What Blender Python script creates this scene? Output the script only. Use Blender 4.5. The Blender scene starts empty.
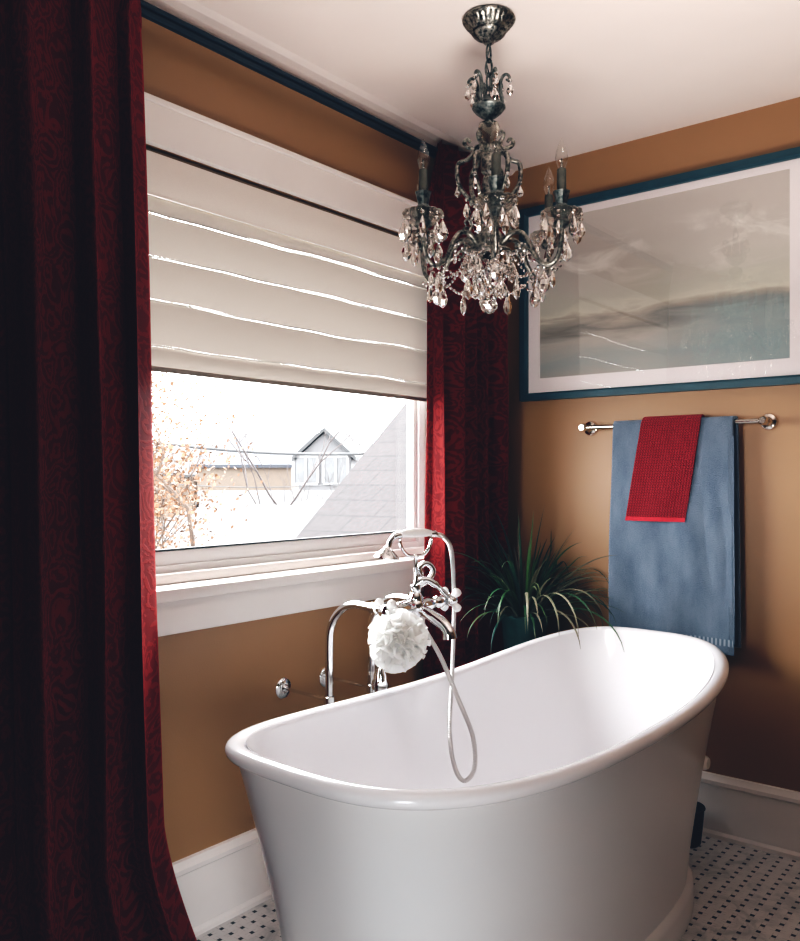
import bpy, bmesh, math, random
from mathutils import Vector, Matrix
random.seed(7)
PI = math.pi
C = bpy.context.scene.collection
scene = bpy.context.scene

# ------------------------------------------------------------------ materials
class NT:
    def __init__(s, name):
        s.m = bpy.data.materials.new(name); s.m.use_nodes = True
        s.t = s.m.node_tree; s.n = s.t.nodes; s.n.clear()
        s.out = s.n.new('ShaderNodeOutputMaterial')
    def add(s, typ, **kw):
        nd = s.n.new('ShaderNode' + typ)
        for k, v in kw.items():
            if k in nd.inputs: nd.inputs[k].default_value = v
            else: setattr(nd, k, v)
        return nd
    def link(s, a, b): s.t.links.new(a, b)
    def surf(s, sh): s.link(sh.outputs[0], s.out.inputs['Surface']); return s.m
    def math(s, op, a, b=None, clamp=False):
        nd = s.n.new('ShaderNodeMath'); nd.operation = op; nd.use_clamp = clamp
        for i, v in enumerate((a, b)):
            if v is None: continue
            if hasattr(v, 'is_linked'): s.link(v, nd.inputs[i])
            else: nd.inputs[i].default_value = v
        return nd.outputs[0]
    def ramp(s, fac, stops):
        nd = s.n.new('ShaderNodeValToRGB')
        el = nd.color_ramp.elements
        while len(el) < len(stops): el.new(.5)
        for e, (p, c) in zip(el, stops):
            e.position = p; e.color = (*c, 1) if len(c) == 3 else c
        s.link(fac, nd.inputs[0]); return nd.outputs[0]
    def mix(s, fac, a, b, typ='MIX'):
        nd = s.n.new('ShaderNodeMix'); nd.data_type = 'RGBA'; nd.blend_type = typ
        for i, v in ((0, fac), (6, a), (7, b)):
            if hasattr(v, 'is_linked'): s.link(v, nd.inputs[i])
            else: nd.inputs[i].default_value = v if i == 0 else (*v, 1)
        return nd.outputs[2]
    def coord(s, kind='Object', scale=(1, 1, 1), rot=(0, 0, 0), loc=(0, 0, 0)):
        tc = s.n.new('ShaderNodeTexCoord'); mp = s.n.new('ShaderNodeMapping')
        mp.inputs['Scale'].default_value = scale; mp.inputs['Rotation'].default_value = rot
        mp.inputs['Location'].default_value = loc
        s.link(tc.outputs[kind], mp.inputs[0]); return mp.outputs[0]
    def noise(s, vec, scale=5, detail=3, rough=.5, dist=0):
        nd = s.add('TexNoise', Scale=scale, Detail=detail, Roughness=rough, Distortion=dist)
        s.link(vec, nd.inputs['Vector']); return nd
    def bump(s, h, strength=.3, dist=.01):
        nd = s.add('Bump', Strength=strength, Distance=dist)
        s.link(h, nd.inputs['Height']); return nd.outputs[0]

def pbr(name, col, rough=.5, metal=0, noise=0, nscale=8, bump=0, bscale=60, **kw):
    t = NT(name)
    p = t.add('BsdfPrincipled', Roughness=rough, Metallic=metal)
    for k, v in kw.items(): p.inputs[k].default_value = v
    p.inputs['Base Color'].default_value = (*col, 1)
    co = t.coord()
    if noise:
        nz = t.noise(co, nscale, 4)
        a = tuple(c*(1-noise) for c in col); b = tuple(min(1, c*(1+noise)) for c in col)
        t.link(t.ramp(nz.outputs[0], [(.3, a), (.7, b)]), p.inputs['Base Color'])
    if bump:
        nb = t.noise(co, bscale, 3)
        t.link(t.bump(nb.outputs[0], bump, .004), p.inputs['Normal'])
    return t.surf(p)

M = {}
M['wall'] = pbr('ochre wall paint', (.33, .181, .086), .42, noise=.05, nscale=2, bump=.08, bscale=220)
M['plain'] = pbr('plain warm paint', (.20, .13, .08), .7, noise=.04)
M['ceiling'] = pbr('ceiling paint', (.84, .75, .71), .8, noise=.02, nscale=3, bump=.05, bscale=200)
M['trim'] = pbr('white trim paint', (.87, .82, .79), .35, noise=.02, nscale=6)
M['crown'] = pbr('cornice paint', (.80, .72, .69), .5, noise=.03)
M['vinyl'] = pbr('white vinyl', (.82, .80, .79), .3, noise=.01)
M['blue'] = pbr('teal blue painted wood', (.020, .060, .080), .38, noise=.12, nscale=20)
M['rail'] = pbr('dark blue rail paint', (.006, .022, .036), .4, noise=.1, nscale=20)
M['mat'] = pbr('mat board', (.90, .84, .85), .8, noise=.01)
M['chrome'] = pbr('chrome', (.82, .83, .84), .07, 1, noise=.02)
M['nickel'] = pbr('polished nickel', (.75, .70, .65), .14, 1, noise=.03)
M['porcelain'] = pbr('white porcelain', (.86, .85, .84), .12, noise=.01)
M['gasket'] = pbr('dark gasket', (.03, .033, .035), .6, noise=.1)
M['hose'] = None
M['pot'] = pbr('green glazed pot', (.03, .085, .075), .25, noise=.25, nscale=12)
M['soil'] = pbr('potting soil', (.10, .085, .07), .95, noise=.5, nscale=90, bump=.6, bscale=90)
M['wood'] = pbr('dark stained wood', (.05, .03, .02), .45, noise=.3, nscale=14)
M['basket'] = pbr('dark woven basket', (.02, .018, .017), .8, noise=.4, nscale=60, bump=.8, bscale=80)
M['bead'] = None

# tub enamel
def enamel(name, col, rough):
    t = NT(name)
    p = t.add('BsdfPrincipled', Roughness=rough)
    nz = t.noise(t.coord(), 3, 3)
    t.link(t.ramp(nz.outputs[0], [(.3, tuple(c*.985 for c in col)), (.7, col)]), p.inputs['Base Color'])
    p.inputs['Coat Weight'].default_value = .4; p.inputs['Coat Roughness'].default_value = .06
    return t.surf(p)
M['enamel'] = enamel('white tub enamel', (.80, .785, .80), .16)
M['enamel_out'] = enamel('white tub outer paint', (.78, .76, .755), .28)

# antique silver with dark patina
t = NT('antique silver metal'); p = t.add('BsdfPrincipled', Metallic=1.0, Roughness=.34)
nz = t.noise(t.coord(), 120, 4)
t.link(t.ramp(nz.outputs[0], [(.36, (.045, .046, .045)), (.66, (.42, .40, .355))]), p.inputs['Base Color'])
t.link(t.bump(nz.outputs[0], .5, .002), p.inputs['Normal'])
M['pewter'] = t.surf(p)
t = NT('dark teal patina metal'); p = t.add('BsdfPrincipled', Metallic=.9, Roughness=.4)
nz = t.noise(t.coord(), 90, 4)
t.link(t.ramp(nz.outputs[0], [(.33, (.025, .034, .036)), (.66, (.24, .25, .235))]), p.inputs['Base Color'])
M['darkmetal'] = t.surf(p)
M['sleeve'] = pbr('aged candle sleeve', (.085, .08, .065), .5, .5, noise=.25, nscale=60)

def glassy(name, tint, tr, rough=.02, ior=1.5):
    t = NT(name)
    g = t.add('BsdfGlass', Roughness=rough, IOR=ior); g.inputs['Color'].default_value = (*tint, 1)
    tp = t.add('BsdfTransparent'); tp.inputs['Color'].default_value = (*tint, 1)
    m = t.add('MixShader'); m.inputs[0].default_value = tr
    t.link(g.outputs[0], m.inputs[1]); t.link(tp.outputs[0], m.inputs[2])
    return t.surf(m)
def crystal(name):
    t = NT(name)
    g = t.add('BsdfGlass', Roughness=.0, IOR=1.6); g.inputs['Color'].default_value = (1, .985, .97, 1)
    gl = t.add('BsdfGlossy', Roughness=.05); gl.inputs['Color'].default_value = (.95, .93, .92, 1)
    m = t.add('MixShader')
    geo = t.n.new('ShaderNodeNewGeometry')
    wn = t.add('TexWhiteNoise'); wn.noise_dimensions = '3D'
    t.link(geo.outputs['True Normal'], wn.inputs['Vector'])      # facets sparkle differently
    t.link(t.math('MULTIPLY', wn.outputs['Value'], .45), m.inputs[0])
    t.link(g.outputs[0], m.inputs[1]); t.link(gl.outputs[0], m.inputs[2])
    return t.surf(m)
M['crystal'] = crystal('cut crystal')
M['bead'] = M['crystal']
def thin_glass(name, lo, hi, tint=(1, 1, 1), rough=.0):
    t = NT(name)
    lw = t.add('LayerWeight', Blend=.5)
    tp = t.add('BsdfTransparent'); tp.inputs[0].default_value = (*tint, 1)
    gl = t.add('BsdfGlossy', Roughness=rough)
    m = t.add('MixShader')
    f = t.math('ADD', t.math('MULTIPLY', t.math('POWER', lw.outputs['Facing'], 4.0), hi), lo, True)
    t.link(f, m.inputs[0]); t.link(tp.outputs[0], m.inputs[1]); t.link(gl.outputs[0], m.inputs[2])
    return t.surf(m)
M['pane'] = thin_glass('window glass', .005, .5)
M['picglass'] = thin_glass('picture glass', .06, .5)
M['bulb'] = thin_glass('clear bulb glass', .10, .9, (.97, .96, .94))
M['panglass'] = glassy('fluted pan glass', (.88, .86, .83), .3, .08)
M['vaseglass'] = glassy('smoky glass', (.62, .60, .55), .35)

# velvet damask curtain
t = NT('burgundy damask velvet')
co = t.coord('UV')
nz = t.noise(co, 7, 2); 
dv = t.add('VectorMath', operation='SCALE'); t.link(nz.outputs['Color'], dv.inputs[0]); dv.inputs['Scale'].default_value = .16
av = t.add('VectorMath', operation='ADD'); t.link(co, av.inputs[0]); t.link(dv.outputs[0], av.inputs[1])
vor = t.add('TexVoronoi', Scale=13.0, Randomness=.55); t.link(av.outputs[0], vor.inputs['Vector'])
rings = t.math('SINE', t.math('MULTIPLY', vor.outputs['Distance'], 26.0))
v2 = t.add('TexVoronoi', Scale=48, Randomness=.9); t.link(av.outputs[0], v2.inputs['Vector'])
leafy = t.math('SINE', t.math('MULTIPLY', v2.outputs['Distance'], 9.0))
pat = t.math('ADD', t.math('MULTIPLY', rings, .6), t.math('MULTIPLY', leafy, .5))
mask = t.math('MULTIPLY', t.math('ADD', pat, .15), 4.0, True)
fine = t.noise(co, 260, 2)
hgt = t.math('ADD', t.math('MULTIPLY', mask, .8), t.math('MULTIPLY', fine.outputs[0], .25))
colr = t.mix(mask, (.090, .0062, .0060), (.180, .0145, .0118))
p = t.add('BsdfPrincipled', Roughness=.75)
t.link(colr, p.inputs['Base Color'])
p.inputs['Sheen Weight'].default_value = .55; p.inputs['Sheen Roughness'].default_value = .28
p.inputs['Sheen Tint'].default_value = (.75, .06, .06, 1); p.inputs['Specular IOR Level'].default_value = .15
t.link(t.bump(hgt, .40, .003), p.inputs['Normal'])
tl = t.add('BsdfTranslucent'); t.link(t.mix(.0, (.55, .02, .015), (.5, .0, .0)), tl.inputs['Color'])
m = t.add('MixShader'); m.inputs[0].default_value = .14
t.link(p.outputs[0], m.inputs[1]); t.link(tl.outputs[0], m.inputs[2])
M['curtain'] = t.surf(m)

def shade_mat(name, dcol, tcol, fac):
    t = NT(name)
    nz = t.noise(t.coord('Object', (1, 6, 40)), 30, 3)
    d = t.add('BsdfDiffuse'); t.link(t.ramp(nz.outputs[0], [(.3, tuple(c*.95 for c in dcol)), (.7, dcol)]), d.inputs[0])
    tr = t.add('BsdfTranslucent'); tr.inputs[0].default_value = (*tcol, 1)
    m = t.add('MixShader'); m.inputs[0].default_value = fac
    t.link(d.outputs[0], m.inputs[1]); t.link(tr.outputs[0], m.inputs[2])
    return t.surf(m)
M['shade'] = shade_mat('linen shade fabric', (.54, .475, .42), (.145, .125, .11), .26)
M['seam'] = shade_mat('thin backlit seam', (.75, .70, .64), (.055, .050, .045), .75)  # paler seam strip: glow along the folds put partly into the colour
M['seam_dim'] = shade_mat('shaded seam', (.66, .61, .55), (.03, .027, .025), .6)  # dimmer seam copy: shade under the valance put into the colour
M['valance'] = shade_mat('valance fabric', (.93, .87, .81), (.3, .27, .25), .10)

# floor: white basketweave mosaic with black dots on a 4 cm lattice
t = NT('basketweave marble mosaic')
S = .04
co = t.coord('Object')
sep = t.n.new('ShaderNodeSeparateXYZ'); t.link(co, sep.inputs[0])
def cell(sock, off):
    a = t.math('DIVIDE', t.math('ADD', sock, off), S)
    fr = t.math('FRACT', a)
    return a, t.math('ABSOLUTE', t.math('SUBTRACT', fr, .5)), fr
ax, dx, fx = cell(sep.outputs[0], .015 + 4.0)
ay, dy, fy = cell(sep.outputs[1], .02 + 8.0)
dot = t.math('LESS_THAN', t.math('MAXIMUM', dx, dy), .145)
# pinwheel grout lines between the white tiles
g1 = t.math('LESS_THAN', t.math('ABSOLUTE', t.math('SUBTRACT', dx, .155)), .014)
g2 = t.math('LESS_THAN', t.math('ABSOLUTE', t.math('SUBTRACT', dy, .155)), .014)
ch = t.math('MODULO', t.math('ADD', t.math('FLOOR', ax), t.math('FLOOR', ay)), 2.0)
g = t.math('ADD', t.math('MULTIPLY', g1, ch), t.math('MULTIPLY', g2, t.math('SUBTRACT', 1.0, ch)), True)
nz = t.noise(co, 9, 6, .6, 1.2)
marble = t.ramp(nz.outputs[0], [(.35, (.50, .49, .485)), (.5, (.68, .66, .65)), (.7, (.74, .72, .71))])
c1 = t.mix(g, marble, (.48, .45, .43))
c2 = t.mix(dot, c1, (.012, .012, .013))
p = t.add('BsdfPrincipled', Roughness=.3); t.link(c2, p.inputs['Base Color'])
t.link(t.bump(g, -.2, .001), p.inputs['Normal'])
M['floor'] = t.surf(p)

# painting: abstract clouds over a pale horizon and a teal water
t = NT('abstract seascape print')
co = t.coord('UV')
sep = t.n.new('ShaderNodeSeparateXYZ'); t.link(co, sep.inputs[0])
nA = t.noise(t.coord('UV', (1.6, 5.0, 1)), 2.2, 6, .55, .6)
nB = t.noise(t.coord('UV', (2.2, 3.4, 1), loc=(3, 1, 0)), 2.0, 7, .6, .9)
v = t.math('ADD', sep.outputs[1], t.math('MULTIPLY', t.math('SUBTRACT', nA.outputs[0], .5), .26))
v = t.math('ADD', v, t.math('MULTIPLY', t.math('SUBTRACT', sep.outputs[0], .5), -.05))
base = t.ramp(v, [(0, (.30, .29, .26)), (.10, (.24, .27, .26)), (.22, (.36, .33, .29)), (.30, (.15, .14, .12)), (.36, (.33, .29, .235)),
                  (.40, (.55, .53, .43)), (.46, (.43, .42, .35)), (.6, (.44, .41, .36)), (.78, (.40, .36, .32)), (1, (.43, .38, .34))])
cl = t.math('MULTIPLY', t.math('SUBTRACT', nB.outputs[0], .47), 5.0, True)
band = t.math('MULTIPLY', t.math('SUBTRACT', v, .5), 8.0, True)
band2 = t.math('MULTIPLY', t.math('SUBTRACT', .86, v), 8.0, True)
cl = t.math('MULTIPLY', t.math('MULTIPLY', cl, band), t.math('MULTIPLY', band2, .95))
base = t.mix(cl, base, (.72, .68, .62))
teal = t.math('MULTIPLY', t.math('MULTIPLY', t.math('SUBTRACT', sep.outputs[0], .45), 3.0, True),
              t.math('MULTIPLY', t.math('SUBTRACT', .36, v), 10.0, True))
base = t.mix(t.math('MULTIPLY', teal, .75), base, (.17, .25, .26))
p = t.add('BsdfPrincipled', Roughness=.8); g_ = t.add('Gamma', Gamma=.70); t.link(base, g_.inputs[0]); t.link(g_.outputs[0], p.inputs['Base Color'])
M['painting'] = t.surf(p)

# towels
t = NT('slate blue terry')
co = t.coord('UV')
n1 = t.noise(co, 260, 3); n2 = t.noise(t.coord('UV', (3, 1.2, 1)), 5, 4)
p = t.add('BsdfPrincipled', Roughness=.95)
c = t.ramp(n2.outputs[0], [(.34, (.040, .062, .098)), (.64, (.125, .155, .20))])
c = t.mix(t.math('MULTIPLY', n1.outputs[0], .8), c, (.20, .235, .29))
t.link(c, p.inputs['Base Color'])
p.inputs['Sheen Weight'].default_value = .6; p.inputs['Sheen Tint'].default_value = (.55, .65, .8, 1)
p.inputs['Specular IOR Level'].default_value = .05
t.link(t.bump(n1.outputs[0], .9, .004), p.inputs['Normal'])
M['blue_towel'] = t.surf(p)
t = NT('striped towel band')
sp = t.n.new('ShaderNodeSeparateXYZ'); t.link(t.coord('UV'), sp.inputs[0])
st_ = t.math('GREATER_THAN', t.math('SINE', t.math('MULTIPLY', sp.outputs[0], 190.0)), .1)
p = t.add('BsdfPrincipled', Roughness=.9); t.link(t.mix(st_, (.09, .12, .16), (.27, .31, .36)), p.inputs['Base Color'])
M['fringe'] = t.surf(p)
t = NT('red waffle weave')
co = t.coord('UV')
sep = t.n.new('ShaderNodeSeparateXYZ'); t.link(co, sep.inputs[0])
zig = t.math('PINGPONG', t.math('MULTIPLY', sep.outputs[0], 105.0), .5)
w = t.math('SINE', t.math('MULTIPLY', t.math('ADD', t.math('MULTIPLY', sep.outputs[1], 105.0), t.math('MULTIPLY', zig, 1.3)), 2*PI))
w2 = t.math('SINE', t.math('MULTIPLY', sep.outputs[0], 105*2*PI))
hh = t.math('ADD', t.math('MULTIPLY', w, .5), t.math('MULTIPLY', w2, .35))
f = t.math('ADD', t.math('MULTIPLY', hh, .6), .5, True)
p = t.add('BsdfPrincipled', Roughness=.9)
t.link(t.mix(f, (.06, .003, .006), (.38, .012, .022)), p.inputs['Base Color'])
p.inputs['Sheen Weight'].default_value = .3; p.inputs['Sheen Tint'].default_value = (.9, .2, .2, 1)
t.link(t.bump(hh, .9, .004), p.inputs['Normal'])
M['red_towel'] = t.surf(p)
M['red_hem'] = pbr('red towel hem', (.42, .02, .03), .9, noise=.15, nscale=120)

# hose
t = NT('ribbed chrome hose')
co = t.coord('UV')
sep = t.n.new('ShaderNodeSeparateXYZ'); t.link(co, sep.inputs[0])
w = t.math('SINE', t.math('MULTIPLY', sep.outputs[1], 2*PI/.0045))
p = t.add('BsdfPrincipled', Metallic=.9, Roughness=.3); p.inputs['Base Color'].default_value = (.55, .53, .52, 1)
t.link(t.bump(w, .5, .002), p.inputs['Normal'])
M['hose'] = t.surf(p)

# pouf: white nylon netting
t = NT('white netting')
d = t.add('BsdfDiffuse'); d.inputs[0].default_value = (.95, .945, .93, 1)
tr = t.add('BsdfTranslucent'); tr.inputs[0].default_value = (.96, .955, .94, 1)
nz = t.noise(t.coord(), 300, 2)
t.link(t.bump(nz.outputs[0], .3, .002), d.inputs['Normal'])
m = t.add('MixShader'); m.inputs[0].default_value = .5
t.link(d.outputs[0], m.inputs[1]); t.link(tr.outputs[0], m.inputs[2])
M['pouf'] = t.surf(m)

# plant leaves: green with brown tips (UV.y runs along the blade, UV.x is a per-leaf hue)
t = NT('grassy leaf')
co = t.coord('UV'); sep = t.n.new('ShaderNodeSeparateXYZ'); t.link(co, sep.inputs[0])
hue = t.ramp(sep.outputs[0], [(0, (.018, .052, .040)), (.5, (.035, .085, .048)), (.8, (.085, .16, .05)), (.93, (.27, .25, .18)), (1, (.22, .14, .10))])
tip = t.math('MULTIPLY', t.math('SUBTRACT', sep.outputs[1], .8), 4.0, True)
p = t.add('BsdfPrincipled', Roughness=.35); t.link(t.mix(tip, hue, (.10, .075, .05)), p.inputs['Base Color'])
tr = t.add('BsdfTranslucent'); tr.inputs[0].default_value = (.06, .12, .03, 1)
m = t.add('MixShader'); m.inputs[0].default_value = .15
t.link(p.outputs[0], m.inputs[1]); t.link(tr.outputs[0], m.inputs[2])
M['leaf'] = t.surf(m)

# exterior materials
def shingle(name, a, b, sx, sy):
    t = NT(name)
    co = t.coord('UV')
    br = t.add('TexBrick', Scale=1.0); br.offset = .5
    br.inputs['Brick Width'].default_value = sx; br.inputs['Row Height'].default_value = sy
    br.inputs['Mortar Size'].default_value = .008; br.inputs['Bias'].default_value = 0
    br.inputs['Color1'].default_value = (*a, 1); br.inputs['Color2'].default_value = (*b, 1)
    br.inputs['Mortar'].default_value = (a[0]*.3, a[1]*.3, a[2]*.36, 1)
    t.link(co, br.inputs['Vector'])
    nz = t.noise(co, 30, 4)
    c = t.mix(t.math('MULTIPLY', nz.outputs[0], .35), br.outputs[0], (0.075, 0.066, 0.066))
    p = t.add('BsdfPrincipled', Roughness=.9); t.link(c, p.inputs['Base Color'])
    return t.surf(p)
M['shingle'] = shingle('grey pink roof shingles', (.0100, .0080, .0084), (.0135, .0104, .0106), .30, .145)
M['snow'] = pbr('snow', (.0205, .0205, .0213), .9, noise=.04, nscale=2)
M['snowroof'] = None
t = NT('patchy snow on blue grey roof')
co = t.coord(); nz = t.noise(co, .9, 5, .6)
p = t.add('BsdfPrincipled', Roughness=.9)
t.link(t.ramp(nz.outputs[0], [(.52, (.017, .019, .025)), (.60, (.0215, .0215, .0225))]), p.inputs['Base Color'])
M['snowroof'] = t.surf(p)
M['tan'] = pbr('tan siding', (0.070, 0.049, 0.035), .8, noise=.1)
M['siding'] = pbr('pale siding', (0.061, 0.059, 0.061), .8, noise=.05)
M['extwhite'] = pbr('exterior white trim', (0.113, 0.110, 0.110), .7, noise=.03)
M['extdark'] = pbr('grey house glass', (0.038, 0.038, 0.040), .3, noise=.2)
M['bark'] = pbr('pale bark', (.030, .022, .021), .9, noise=.3, nscale=30)
M['orange'] = pbr('autumn leaf', (.125, .055, .026), .7, noise=.4, nscale=3)
M['twig'] = pbr('pale twig bark', (.060, .040, .030), .9, noise=.3, nscale=30)
M['cable'] = pbr('grey cable', (0.028, 0.028, 0.029), .7, noise=.1)

# ------------------------------------------------------------------ mesh helpers
class MB:
    def __init__(s): s.v = []; s.f = []; s.uv = []          # uv per face corner or None
    def quad(s, idx, uv=None): s.f.append(tuple(idx)); s.uv.append(uv)
    def box(s, x0, x1, y0, y1, z0, z1, bev=0, mat=None):
        bm = bmesh.new(); bmesh.ops.create_cube(bm, size=1)
        for v in bm.verts:
            v.co = Vector(((x0+x1)/2 + v.co.x*(x1-x0), (y0+y1)/2 + v.co.y*(y1-y0), (z0+z1)/2 + v.co.z*(z1-z0)))
        if bev: bmesh.ops.bevel(bm, geom=list(bm.edges), offset=bev, segments=2, affect='EDGES', profile=.5)
        if mat is not None: bm.transform(mat)
        s.addbm(bm); return s
    def addbm(s, bm):
        bm.verts.index_update(); o = len(s.v)
        s.v += [v.co.copy() for v in bm.verts]
        for f in bm.faces: s.quad([o+v.index for v in f.verts])
        bm.free()
    def lathe(s, prof, n=24, mat=None, flute=None, cap=False):
        o = len(s.v); mat = mat or Matrix()
        for r, z in prof:
            for k in range(n):
                a = 2*PI*k/n; rr = r*(flute(a, z) if flute else 1)
                s.v.append(mat @ Vector((rr*math.cos(a), rr*math.sin(a), z)))
        for i in range(len(prof)-1):
            for k in range(n):
                a, b = o+i*n+k, o+i*n+(k+1) % n
                s.quad((a, b, b+n, a+n))
        if cap:
            s.quad([o+k for k in reversed(range(n))]); q = o+(len(prof)-1)*n; s.quad([q+k for k in range(n)])
        return s
    def tube(s, pts, rad, n=10, cap=True, flat=1.0, uv=False):
        pts = [Vector(p) for p in pts]; N = len(pts); o = len(s.v)
        rads = rad if isinstance(rad, (list, tuple)) else [rad]*N
        tan = [(pts[min(i+1, N-1)]-pts[max(i-1, 0)]).normalized() for i in range(N)]
        ref = Vector((0, 0, 1)) if abs(tan[0].z) < .9 else Vector((0, 1, 0))
        nrm = (ref - tan[0]*ref.dot(tan[0])).normalized(); L = 0; Ls = []
        for i in range(N):
            nrm = (nrm - tan[i]*nrm.dot(tan[i])).normalized(); bi = tan[i].cross(nrm)
            if i: L += (pts[i]-pts[i-1]).length
            Ls.append(L)
            for k in range(n):
                a = 2*PI*k/n
                s.v.append(pts[i] + (nrm*math.cos(a) + bi*math.sin(a)*flat)*rads[i])
        for i in range(N-1):
            for k in range(n):
                a, b = o+i*n+k, o+i*n+(k+1) % n
                u0, u1 = k/n, (k+1)/n
                s.quad((a, b, b+n, a+n), [(u0, Ls[i]), (u1, Ls[i]), (u1, Ls[i+1]), (u0, Ls[i+1])] if uv else None)
        if cap:
            s.quad([o+k for k in reversed(range(n))]); q = o+(N-1)*n; s.quad([q+k for k in range(n)])
        return s
    def ball(s, c, r, n=12, m=8, sc=(1, 1, 1)):
        prof = [(r*math.sin(PI*i/m)+1e-5, -r*math.cos(PI*i/m)) for i in range(m+1)]
        return s.lathe(prof, n, Matrix.Translation(Vector(c)) @ Matrix.Diagonal((*sc, 1)))
    def grid(s, fn, nu, nv, closed=False):
        """fn(i/nu, j/nv) -> (point, uv)"""
        o = len(s.v); uvs = []
        for j in range(nv+1):
            for i in range(nu+1):
                p, w = fn(i/nu, j/nv); s.v.append(Vector(p)); uvs.append(w)
        W = nu+1
        for j in range(nv):
            for i in range(nu):
                q = (j*W+i, j*W+i+1, (j+1)*W+i+1, (j+1)*W+i)
                s.quad([o+k for k in q], [uvs[k] for k in q])
        return s
    def build(s, name, mat, parent=None, smooth=True, angle=40, weld=False):
        me = bpy.data.meshes.new(name)
        me.from_pydata([tuple(v) for v in s.v], [], s.f)
        if any(u for u in s.uv):
            lay = me.uv_layers.new(name='UVMap'); k = 0
            for f, u in zip(s.f, s.uv):
                for c in range(len(f)):
                    lay.data[k].uv = u[c] if u else (0, 0); k += 1
        if weld:
            bm = bmesh.new(); bm.from_mesh(me); bmesh.ops.remove_doubles(bm, verts=bm.verts, dist=1e-5)
            bmesh.ops.recalc_face_normals(bm, faces=bm.faces); bm.to_mesh(me); bm.free()
        me.materials.append(M[mat] if isinstance(mat, str) else mat)
        if smooth:
            me.polygons.foreach_set('use_smooth', [True]*len(me.polygons))
            if angle: me.set_sharp_from_angle(angle=math.radians(angle))
        me.update()
        o = bpy.data.objects.new(name, me); C.objects.link(o)
        if parent: o.parent = parent
        return o

def spline(pts, n=8):
    P = [Vector(p) for p in pts]; out = []
    P = [P[0]*2-P[1]] + P + [P[-1]*2-P[-2]]
    for i in range(1, len(P)-2):
        a, b, c, d = P[i-1:i+3]
        for k in range(n):
            u = k/n
            out.append(.5*((2*b)+(c-a)*u+(2*a-5*b+4*c-d)*u*u+(3*b-a-3*c+d)*u**3))
    out.append(P[-2]); return out
def tag(o, label=None, cat=None, group=None, kind=None):
    for k, v in (('label', label), ('category', cat), ('group', group), ('kind', kind)):
        if v: o[k] = v
    return o
def empty(name, loc=(0, 0, 0)):
    o = bpy.data.objects.new(name, None); o.location = loc; C.objects.link(o); o.empty_display_size = .1; return o
def struct(o): o['kind'] = 'structure'; return o
def copy_tree(o, parent=None):
    c = o.copy(); C.objects.link(c)
    if parent: c.parent = parent
    for ch in list(o.children): copy_tree(ch, c)
    return c
def interp(x, xs, ys):
    if x <= xs[0]: return ys[0]
    for i in range(len(xs)-1):
        if x <= xs[i+1]:
            u = (x-xs[i])/(xs[i+1]-xs[i]); return ys[i]+(ys[i+1]-ys[i])*u
    return ys[-1]

# ------------------------------------------------------------------ room
H = 2.5; RX = 3.4; RY = -4.8
WY0, WY1, WZ0, WZ1 = -1.92, -.385, .95, 2.12           # window opening
b = MB()
b.box(-.16, 0, RY, WY0, 0, H); b.box(-.16, 0, WY1, .16, 0, H)
b.box(-.16, 0, WY0, WY1, 0, WZ0-.028); b.box(-.16, 0, WY0, WY1, WZ1, H)
struct(b.build('wall_left', 'wall', smooth=False))
struct(MB().box(0, RX, 0, .16, 0, H).build('wall_right', 'wall', smooth=False))
struct(MB().box(RX, RX+.16, RY, .16, 0, H).build('wall_back', 'plain', smooth=False))
struct(MB().box(-.16, RX+.16, RY-.16, RY, 0, H).build('wall_front', 'plain', smooth=False))
struct(MB().box(-.16, RX+.16, RY-.16, .16, -.12, 0).build('floor', 'floor', smooth=False))
struct(MB().box(-.16, RX+.16, RY-.16, .16, H, H+.12).build('ceiling', 'ceiling', smooth=False))

def baseboard(name, pts):                                # pts: extruded profile along a wall
    prof = [(0, 0), (.024, 0), (.024, .012), (.016, .022), (.016, .178), (.022, .184), (.022, .196), (.014, .206), (.010, .214), (0, .216)]
    b = MB(); o = len(b.v)
    for f in pts: b.v += [Vector(f(d, z)) for d, z in prof]
    n = len(prof)
    for i in range(n-1): b.quad((o+i, o+i+1, o+n+i+1, o+n+i))
    b.quad([o+i for i in range(n)]); b.quad([o+n+i for i in reversed(range(n))])
    return struct(b.build(name, 'trim', angle=25, weld=True))
baseboard('baseboard_left', [lambda d, z: (d, RY, z), lambda d, z: (d, -.0, z)])
baseboard('baseboard_right', [lambda d, z: (.024, -d, z), lambda d, z: (RX, -d, z)])
# cornice along the window wall
b = MB(); prof = [(0, 2.452), (.022, 2.452), (.024, 2.462), (.040, 2.470), (.046, 2.484), (.074, 2.487), (.090, 2.5), (0, 2.5)]
for y in (RY, 0): b.v += [Vector((x, y, z)) for x, z in prof]
n = len(prof)
for i in range(n): b.quad((i, (i+1) % n, n+(i+1) % n, n+i))
struct(b.build('trim_1', 'crown', angle=25, weld=True))

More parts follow.
